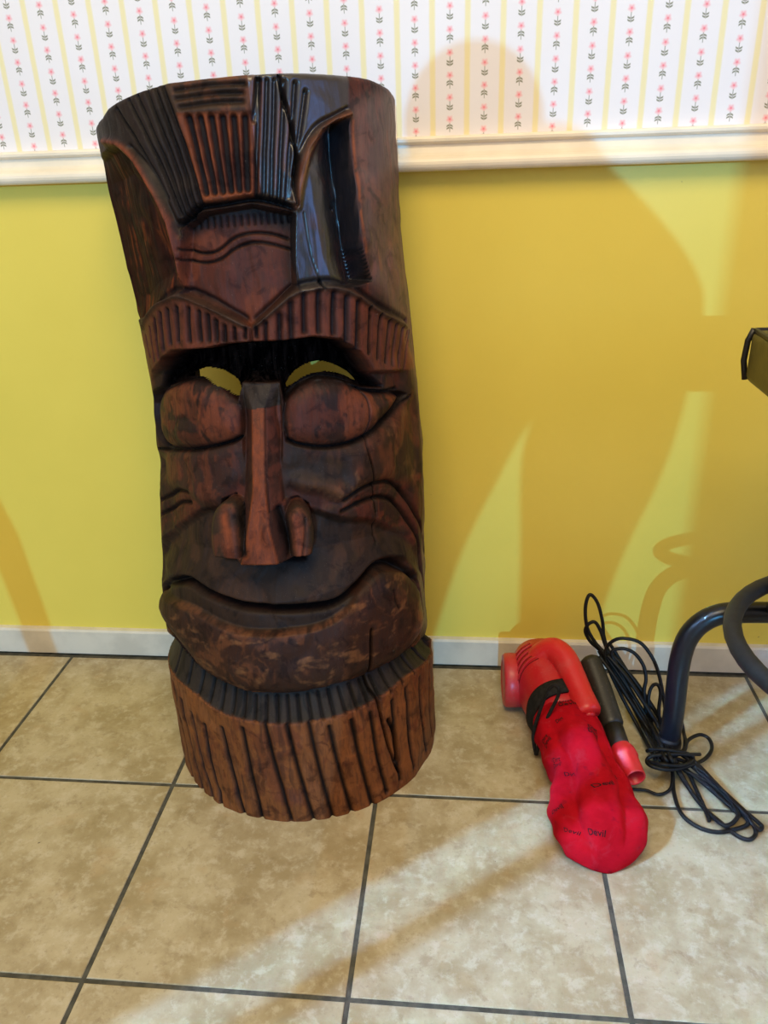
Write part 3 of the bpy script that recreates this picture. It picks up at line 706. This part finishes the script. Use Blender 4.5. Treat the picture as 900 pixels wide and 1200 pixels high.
bm = bmesh.new(); tube(bm, [hpt(.30, math.radians(80), -.006), hpt(.42, math.radians(66), -.004), hpt(.62, math.radians(58), -.004), hpt(.86, math.radians(52), -.006)], [.010, .016, .016, .010], 16); obj('handle_web', bm, M_red, vac, True)
# neck strap with a loop of its end
bm = bmesh.new()
ph = np.linspace(-.15*math.pi, 1.15*math.pi, 40)
for dz in (0, 1):
    pass
V0 = [[Vector(hpt(t, a, .0035)) for a in ph] for t in (.80, .845, .89, .935)]
vs = [[bm.verts.new(p) for p in r] for r in V0]
for A, B in zip(vs[:-1], vs[1:]):
    for k in range(len(ph)-1): bm.faces.new((A[k], A[k+1], B[k+1], B[k]))
so = obj('neck_strap', bm, M_strap, vac, True); md = so.modifiers.new('thick', 'SOLIDIFY'); md.thickness = .004; md.offset = 0
lp = catmull([at_y(628,884,-.262), at_y(625,862,-.262), at_y(631,838,-.262), at_y(641,812,-.262), at_y(649,803,-.262), at_y(655,808,-.262), at_y(653,818,-.262), at_y(643,838,-.265), at_y(634,860,-.265), at_y(629,884,-.262)], 8)
bm = bmesh.new()
tube(bm, lp, .0030, 8); obj('strap_loop', bm, M_strap, vac, True)

# dust bag: soft loft from the neck to a full rounded end
BP = np.array(catmull([(.262,-.215,0),(.270,-.262,0),(.278,-.310,0),(.286,-.362,0),(.291,-.410,0),(.297,-.452,0),(.301,-.484,0)], 10))
bn = len(BP); bt = np.linspace(0, 1, bn)
BWl = np.interp(bt, [0, .12, .3, .45, .6, .75, .88, .96, 1], [.050, .054, .054, .054, .066, .070, .060, .038, .004])
BWr = np.interp(bt, [0, .12, .3, .45, .6, .75, .88, .96, 1], [.046, .050, .052, .056, .062, .066, .056, .034, .004])
BH = np.interp(bt, [0, .12, .3, .45, .6, .75, .88, .96, 1], [.096, .100, .092, .080, .074, .074, .062, .042, .012])
def bag_pt(v, ph, e=0.0):
    f = v*(bn-1); i = min(int(f), bn-2); f -= i
    p = BP[i]*(1-f)+BP[i+1]*f; d = BP[i+1]-BP[i]; d = d/np.linalg.norm(d); nrm = np.array([-d[1], d[0], 0])
    c, s_ = math.cos(ph), math.sin(ph)
    w = np.interp(v, bt, BWl if c < 0 else BWr); h = np.interp(v, bt, BH)
    # folds: a raised central pleat with sunk creases either side, fading into the neck
    k = np.interp(v, [.15, .4, .9, 1], [0, 1, 1, .2]); a = ph-math.pi/2-.12*math.sin(v*9)
    fold = .010*k*(math.exp(-(a/.33)**2)-1.25*math.exp(-((a-.62)/.20)**2)-1.15*math.exp(-((a+.66)/.22)**2))*(1 if s_ > 0 else 0)
    fold += .0030*math.sin(v*31+3*math.sin(ph*2))*math.sin(ph*3+v*7)*np.interp(v, [0, .15, 1], [.3, 1, .6])
    fold -= .008*math.exp(-((v-.42)/.05)**2)*max(0, -c)**2
    rr_ = 1+fold/.05
    lat = (w*rr_+e)*math.copysign(abs(c)**.85, c)
    z = h*.5+(h*.5*rr_+e)*math.copysign(abs(s_)**.85, s_)
    q = p+nrm*lat; return Vector((q[0], q[1], max(z, .0012)))
bm = bmesh.new(); loft(bm, [[bag_pt(v, 2*math.pi*k/72) for k in range(72)] for v in np.linspace(0, 1, 70)])
bag = obj('dust_bag', bm, M_cloth, vac, True); tag(bag, 'red cloth dust bag with scattered black print')
def bag_text(txt, v, phd, size, rot):
    cu = bpy.data.curves.new('print', 'FONT'); cu.body = txt; cu.size = size; cu.align_x = 'CENTER'; cu.align_y = 'CENTER'; cu.space_line = .78; cu.resolution_u = 2
    cu.offset = size*.012
    tmp = bpy.data.objects.new('tmp', cu); me = bpy.data.meshes.new_from_object(tmp); bpy.data.objects.remove(tmp); bpy.data.curves.remove(cu)
    b = bmesh.new(); b.from_mesh(me); bpy.data.meshes.remove(me)
    bmesh.ops.triangulate(b, faces=b.faces)
    bmesh.ops.subdivide_edges(b, edges=[e for e in b.edges if e.calc_length() > size*.25], cuts=2)
    ca, sa = math.cos(rot), math.sin(rot)
    for q in b.verts:
        x, y = q.co.x*ca-q.co.y*sa, q.co.x*sa+q.co.y*ca
        q.co = bag_pt(min(max(v-y/.27, .01), .985), math.radians(phd)-x/.055, .0008)
    obj('bag_lettering', b, M_ink, bag)
for a in (('Dirt\nDevil', .09, 92, .011, -.1), ('Dirt\nDevil', .29, 66, .012, -.15), ('Dirt\nDevil', .27, 152, .010, .3), ('Dirt', .50, 124, .009, .1), ('Dirt\nDevil', .41, 146, .010, -.2),
          ('Devil', .63, 84, .010, .35), ('Devil', .70, 150, .010, .1), ('Devil', .84, 146, .010, -.6), ('Devil', .90, 104, .010, -.3), ('Dirt', .20, 112, .008, .2), ('Devil', .52, 48, .008, .2)):
    bag_text(*a)

# ------------------------------------------------------------------ wand lying beside the handle
wand = empty('vacuum_wand', tuple(at_z(735,900,0)))
tag(wand, 'black plastic vacuum wand with a red end socket beside the handle', 'vacuum wand')
wp = [at_y(690,770,-.115), at_y(700,797,-.150), at_y(709,824,-.185), at_y(718,852,-.222)]
we = at_z(729,880,.046); w2 = at_z(745,912,.040)
bm = bmesh.new(); q = catmull(wp, 6); r_ = list(np.interp(np.linspace(0, 1, len(q)), [0, .03, .08, .5, .97, 1], [.010, .0155, .018, .0195, .0195, .017])); tube(bm, q, r_, 20); obj('tube', bm, M_blackp, wand, True)
bm = bmesh.new(); tube(bm, [np.array(wp[-1])*.9+we*.1, wp[-1]*.4+we*.6, we*1.0], [.0165, .0155, .0145], 20); obj('neck', bm, M_blackp, wand, True)
dv_ = (w2-we); 
sd1 = np.cross(dv_/np.linalg.norm(dv_), [0, 0, 1]); sd1 /= np.linalg.norm(sd1); sd2 = np.cross(sd1, dv_/np.linalg.norm(dv_))
bm = bmesh.new(); loft(bm, [[tuple(we+dv_*f+r*(math.cos(a)*sd1+math.sin(a)*sd2)) for a in np.linspace(0, 2*math.pi, 28, endpoint=False)] for f, r in ((-.12, .0160), (.05, .0195), (.30, .0200), (.33, .0182), (.95, .0160), (1.0, .0157), (.98, .0136), (.35, .0125))], cap=False)
obj('end_socket', bm, M_redcon, wand, True)['label'] = 'red tapered end socket'
bm = bmesh.new(); tube(bm, [we+dv_*.44, we+dv_*.47], .0127, 20); obj('socket_bottom', bm, bpy.data.materials['dark_red_gap'], wand)

# ------------------------------------------------------------------ power cord: folded hank leaning up behind the wand, loose end to the handle
CR = .0031
def cpt(p):
    return at_y(p[0], p[1], p[2]) if p[2] < 0 else at_z(p[0], p[1], p[2])
strands = [
 [(692,838,-.253),(698,858,-.262),(706,880,-.285),(720,905,-.31),(736,922,.006),(744,925,.006),(757,926,.006),(772,931,.006),(785,925,.008),(788,910,.012),(786,895,.02),(776,880,.035)],
 [(776,885,.03),(766,862,-.20),(748,830,-.165),(728,795,-.13),(712,770,-.11),(697,752,-.095),(688,735,-.09),(686,712,-.085),(691,697,-.08),(700,706,-.082),(706,728,-.09),(708,747,-.095),(717,772,-.11),(738,812,-.14),(764,858,-.18),(782,890,.03)],
 [(770,882,.04),(752,848,-.18),(728,803,-.135),(706,766,-.10),(692,752,-.092),(686,740,-.09),(689,732,-.09),(697,729,-.09),(704,740,-.093),(712,762,-.105),(734,800,-.14),(758,842,-.175),(780,884,.035)],
 [(768,890,.03),(750,856,-.19),(728,815,-.15),(712,780,-.12),(710,762,-.11),(717,752,-.11),(730,748,-.115),(750,753,-.12),(764,770,-.13),(772,790,-.14),(777,815,-.155),(780,840,-.17),(776,868,-.20),(768,890,.03)],
 [(774,892,.028),(760,852,-.18),(740,812,-.15),(722,778,-.125),(717,764,-.118),(730,760,-.12),(744,766,-.125),(754,780,-.135),(757,796,-.145),(755,812,-.155),(760,850,-.18),(778,894,.026)],
 [(772,888,.036),(764,850,-.18),(760,822,-.16),(763,806,-.15),(770,802,-.15),(774,812,-.155),(772,835,-.17),(776,862,-.19),(784,890,.03)],
 [(788,820,-.17),(797,840,-.185),(801,858,-.20),(803,868,.03),(800,880,.03),(780,890,.036)],
 [(780,886,.04),(800,882,.034),(806,868,.025),(820,861,.018),(831,866,.014),(834,878,.012),(825,890,.014),(806,898,.026),(784,902,.034),(764,898,.034),(758,892,.03),(764,886,.038),(785,884,.045),(806,884,.036),(820,884,.02)],
 [(758,880,.03),(770,878,.044),(790,880,.046),(808,884,.034),(812,890,.026),(800,897,.034),(778,896,.042),(760,893,.03)],
 [(784,892,.026),(788,905,.012),(790,930,.006),(799,954,.006),(818,969,.006),(840,975,.006),(860,972,.006),(876,966,.007),(874,958,.01),(862,945,.01),(842,922,.012),(820,898,.02),(800,880,.03)],
 [(790,888,.03),(815,899,.016),(842,922,.012),(870,948,.008),(889,964,.006),(893,969,.006),(889,972,.006),(878,962,.008),(858,942,.01),(834,918,.012),(806,894,.02)],
 [(788,894,.024),(806,922,.008),(824,946,.006),(846,965,.006),(862,978,.006),(876,984,.006),(884,980,.006),(885,972,.007),(876,958,.012),(850,930,.014),(822,902,.018),(798,884,.03)],
 [(792,896,.022),(812,930,.006),(830,952,.006),(846,966,.010),(856,966,.012),(864,958,.014),(863,950,.012),(848,928,.012),(826,906,.016),(804,892,.024)],
 [(786,892,.03),(806,906,.012),(818,930,.006),(826,948,.006),(831,960,.006),(829,961,.006)],
]
rc = random.Random(3)
for k in range(13):          # the packed middle of the hank
    a, b = rc.uniform(-4, 18), rc.uniform(-.014, .014)
    strands.append([(704+a*.7, 760+rc.uniform(-6, 12), -.105+b), (722+a, 792, -.13+b), (744+a*1.1, 826, -.157+b), (764+a, 858, -.186+b), (778+a*.6, 886, .02+rc.uniform(0, .03)), (788+a*.4, 898, .012+rc.uniform(0, .015))])
for k in range(4):
    a = rc.uniform(-5, 5); strands.append([(780+a, 884, .03), (800+a, 900+a, .014+rc.uniform(0, .008)), (826+a, 916, .012), (852+a, 938, .010), (872+a, 956, .008)])
bm = bmesh.new()
for st in strands:
    tube(bm, catmull([cpt(p) for p in st], 7), CR if st is not strands[0] else .0024, 8)
for v in bm.verts: v.co.z = max(v.co.z, .0004)
cord = obj('power_cord', bm, M_cord, vac, True); cord['label'] = 'long black cord folded into a tied hank'

# ------------------------------------------------------------------ bar stool at the right edge
M_tube = plain('black_enamelled_tube', (.004, .004, .005), .3, 60, .28, .4); M_ring = plain('dark_grey_worn_tube', (.011, .0105, .009), .3, 90, .5, .35)
M_olive = plain('olive_vinyl', (.075, .060, .010), .2, 30, .45, .4, .2, 300); M_pipe = plain('black_vinyl_piping', (.010, .008, .007), .2, 50, .4, .4)
SC = np.array([.640, -.415])
def stool(loc, rz, label):
    st = empty('bar_stool'); tag(st, label, 'stool')
    def T(p): return (p[0], p[1], p[2])
    for sy in (1, -1):
        y = .205*sy; f = 1 if sy > 0 else .42
        pts = [(-.205, y-.02*sy, .002), (-.203, y-.015*sy, .08), (-.200, y, .17), (-.188, y, .222), (-.155, y, .252), (-.10, y, .258), (0, y, .258), (.10, y, .258), (.155, y, .252), (.188, y, .222), (.200, y, .17), (.203, y-.015*sy, .08), (.205, y-.02*sy, .002)]
        bm = bmesh.new(); tube(bm, catmull([(a*f, b, c) for a, b, c in pts], 6), .0165, 16); obj('leg_frame', bm, M_tube, st, True)
        for sx in (-1, 1):
            bm = bmesh.new(); tube(bm, [(sx*.205*f, y-.02*sy, .0), (sx*.205*f, y-.02*sy, .022), (sx*.2045*f, y-.019*sy, .03)], [.019, .0195, .0175], 16); obj('rubber_foot', bm, M_cord, st, True)
    bm = bmesh.new(); tube(bm, [(.196*math.cos(a), .196*math.sin(a), .330) for a in np.linspace(0, 2*math.pi, 48, endpoint=False)], .0118, 14, True); obj('foot_ring', bm, M_ring, st, True)
    for sx in (-1, 1):
        for sy in (-1, 1):
            bm = bmesh.new(); tube(bm, [(.075*sx, .205*sy, .258), (.095*sx, .146*sy, .33), (.10*sx, .12*sy, .48), (.10*sx, .12*sy, .632)], .011, 12); obj('upright', bm, M_tube, st, True)
    # padded seat with piping on its edges
    bm = bmesh.new(); box(bm, -.19, .19, -.19, .155, .634, .700, .010, 3)
    seat = obj('seat', bm, M_olive, st, True)
    for z in (.698,):
        c = .185; a, b = -.185, .150
        bm = bmesh.new(); tube(bm, [(-c, a, z), (c, a, z), (c, b, z), (-c, b, z)], .0045, 8, True); obj('piping', bm, M_pipe, seat, True)
    bm = bmesh.new(); tube(bm, [(-.187, .152, .700), (-.191, .156, .685), (-.192, .157, .660), (-.188, .154, .636)], .004, 8); obj('corner_piping', bm, M_pipe, seat, True)
    st.location = loc; st.rotation_euler = (0, 0, rz); return st
stool((SC[0], SC[1], 0), 0, 'black tubular bar stool with round foot ring and olive padded seat')

# ------------------------------------------------------------------ unseen table added behind the camera's left to cast leg shadows on the wall
tb = empty('shadow_table', (-.86, -1.62, 0)); tag(tb, 'unseen round wooden table on three splayed legs, added for its shadow on the wall', 'table')
M_tw = plain('pale_wood', (.35, .2, .09), .2, 20, .5, .4)
bm = bmesh.new(); loft(bm, [[(-.86+r*math.cos(a), -1.62+r*math.sin(a), z) for a in np.linspace(0, 2*math.pi, 40, endpoint=False)] for r, z in ((.25, .742), (.262, .746), (.265, .757), (.26, .766), (.25, .768))]); obj('table_top', bm, M_tw, tb, True)
for a in (.1, 2.2, 4.3):
    c_, s2 = math.cos(a), math.sin(a)
    bm = bmesh.new(); tube(bm, [(-.86+r*c_, -1.62+r*s2, z) for r, z in ((.335, 0), (.318, .30), (.29, .55), (.24, .745))], [.020, .025, .028, .028], 12); obj('leg', bm, M_tw, tb, True)
# ------------------------------------------------------------------ doorway wall at the back of the room
M_plaster = plain('cream_plaster', (.72, .66, .52), .05, 6, .7, .3)
bm = bmesh.new(); box(bm, .474, XR, -3.5, -3.4, -.02, 2.5); box(bm, XL, -1.3, -3.5, -3.4, -.02, 2.5); box(bm, -1.3, .474, -3.5, -3.4, 2.05, 2.5)
tag(obj('wall_front', bm, M_plaster), 'cream wall with a doorway opposite the yellow wall', 'wall', kind='structure')

# ------------------------------------------------------------------ photographer, whose shadow falls on the yellow wall
def shade(xw, zw, y):      # point at depth y whose door-light shadow lands on the wall at xw, zw
    return Vector(DOOR+(np.array([xw, 0, zw])-DOOR)*((DOOR[1]-y)/DOOR[1]))
J = {'pelvis': (shade(.20, .66, -1.95), .135), 'belly': (shade(.17, .76, -1.88), .13), 'chest': (shade(.125, .82, -1.75), .13), 'neck': (shade(.115, .88, -1.62), .055), 'head': (shade(.105, .925, -1.58), .075), 'crown': (shade(.105, .945, -1.56), .055),
     'hip_a': (shade(.11, .58, -1.95), .10), 'thigh_a': (shade(.045, .44, -1.93), .105), 'knee_a': (shade(.0, .27, -1.88), .080), 'calf_a': (shade(-.018, .11, -1.92), .062), 'ankle_a': (Vector((-.02, -2.0, .10)), .042), 'toe_a': (Vector((-.03, -1.82, .035)), .034),
     'hip_b': (shade(.34, .60, -1.95), .125), 'thigh_b': (shade(.318, .45, -1.93), .114), 'knee_b': (shade(.296, .31, -1.90), .086), 'calf_b': (shade(.275, .13, -1.92), .064), 'ankle_b': (Vector((.30, -2.0, .10)), .042), 'toe_b': (Vector((.31, -1.82, .035)), .034),
     'sh_a': (shade(.03, .82, -1.72), .07), 'el_a': (shade(.0, .70, -1.68), .055), 'wr_a': (Vector((.05, -1.50, .86)), .032), 'hand_a': (Vector((.075, -1.44, .90)), .026),
     'sh_b': (shade(.205, .865, -1.72), .09), 'el_b': (shade(.42, .64, -1.72), .085), 'fa_b': (Vector((.27, -1.58, .82)), .045), 'wr_b': (Vector((.17, -1.50, .86)), .032), 'hand_b': (Vector((.135, -1.44, .90)), .026)}
E_ = [('pelvis','belly'),('belly','chest'),('chest','neck'),('neck','head'),('head','crown'),('pelvis','hip_a'),('hip_a','thigh_a'),('thigh_a','knee_a'),('knee_a','calf_a'),('calf_a','ankle_a'),('ankle_a','toe_a'),
      ('pelvis','hip_b'),('hip_b','thigh_b'),('thigh_b','knee_b'),('knee_b','calf_b'),('calf_b','ankle_b'),('ankle_b','toe_b'),('chest','sh_a'),('sh_a','el_a'),('el_a','wr_a'),('wr_a','hand_a'),('chest','sh_b'),('sh_b','el_b'),('el_b','fa_b'),('fa_b','wr_b'),('wr_b','hand_b')]
keys = list(J)
def add_fingers(hand, side):
    base, _ = J[hand]
    for q in range(4):
        a, b = f'{hand}k{q}', f'{hand}t{q}'
        J[a] = (base+Vector((side*.004, .020, -.024+.016*q)), .0085); J[b] = (base+Vector((-side*.018, .036+.002*q, -.026+.017*q)), .0075)
        keys.extend((a, b)); E_.extend(((hand, a), (a, b)))
    a, b = f'{hand}m', f'{hand}n'; J[a] = (base+Vector((-side*.012, -.004, .022)), .0095); J[b] = (base+Vector((-side*.026, .006, .034)), .008); keys.extend((a, b)); E_.extend(((hand, a), (a, b)))
add_fingers('hand_a', -1); add_fingers('hand_b', 1)
me = bpy.data.meshes.new('person'); me.from_pydata([J[k][0] for k in keys], [(keys.index(a), keys.index(b)) for a, b in E_], []); me.update()
M_dress = plain('dark_blue_clothing', (.03, .035, .06), .3, 60, .9, .1)
per = link('person', me, M_dress); tag(per, 'person in dark clothes bending forward to photograph the carved mask', 'person')
sk = per.modifiers.new('skin', 'SKIN'); sk.use_smooth_shade = True
for i, k in enumerate(keys):
    sv_ = me.skin_vertices[0].data[i]; sv_.radius = (J[k][1], J[k][1]); sv_.use_root = (k == 'pelvis')
per.modifiers.new('sub', 'SUBSURF').render_levels = 2
hb = bmesh.new(); bmesh.ops.create_uvsphere(hb, u_segments=20, v_segments=14, radius=.088)
hc = J['head'][0]
for v in hb.verts: v.co = Vector((v.co.x*.95, v.co.y*1.05-.012, v.co.z*1.0+.02))+hc
obj('hair', hb, plain('dark_hair', (.02, .012, .008), .3, 200, .6, .3), per, True)
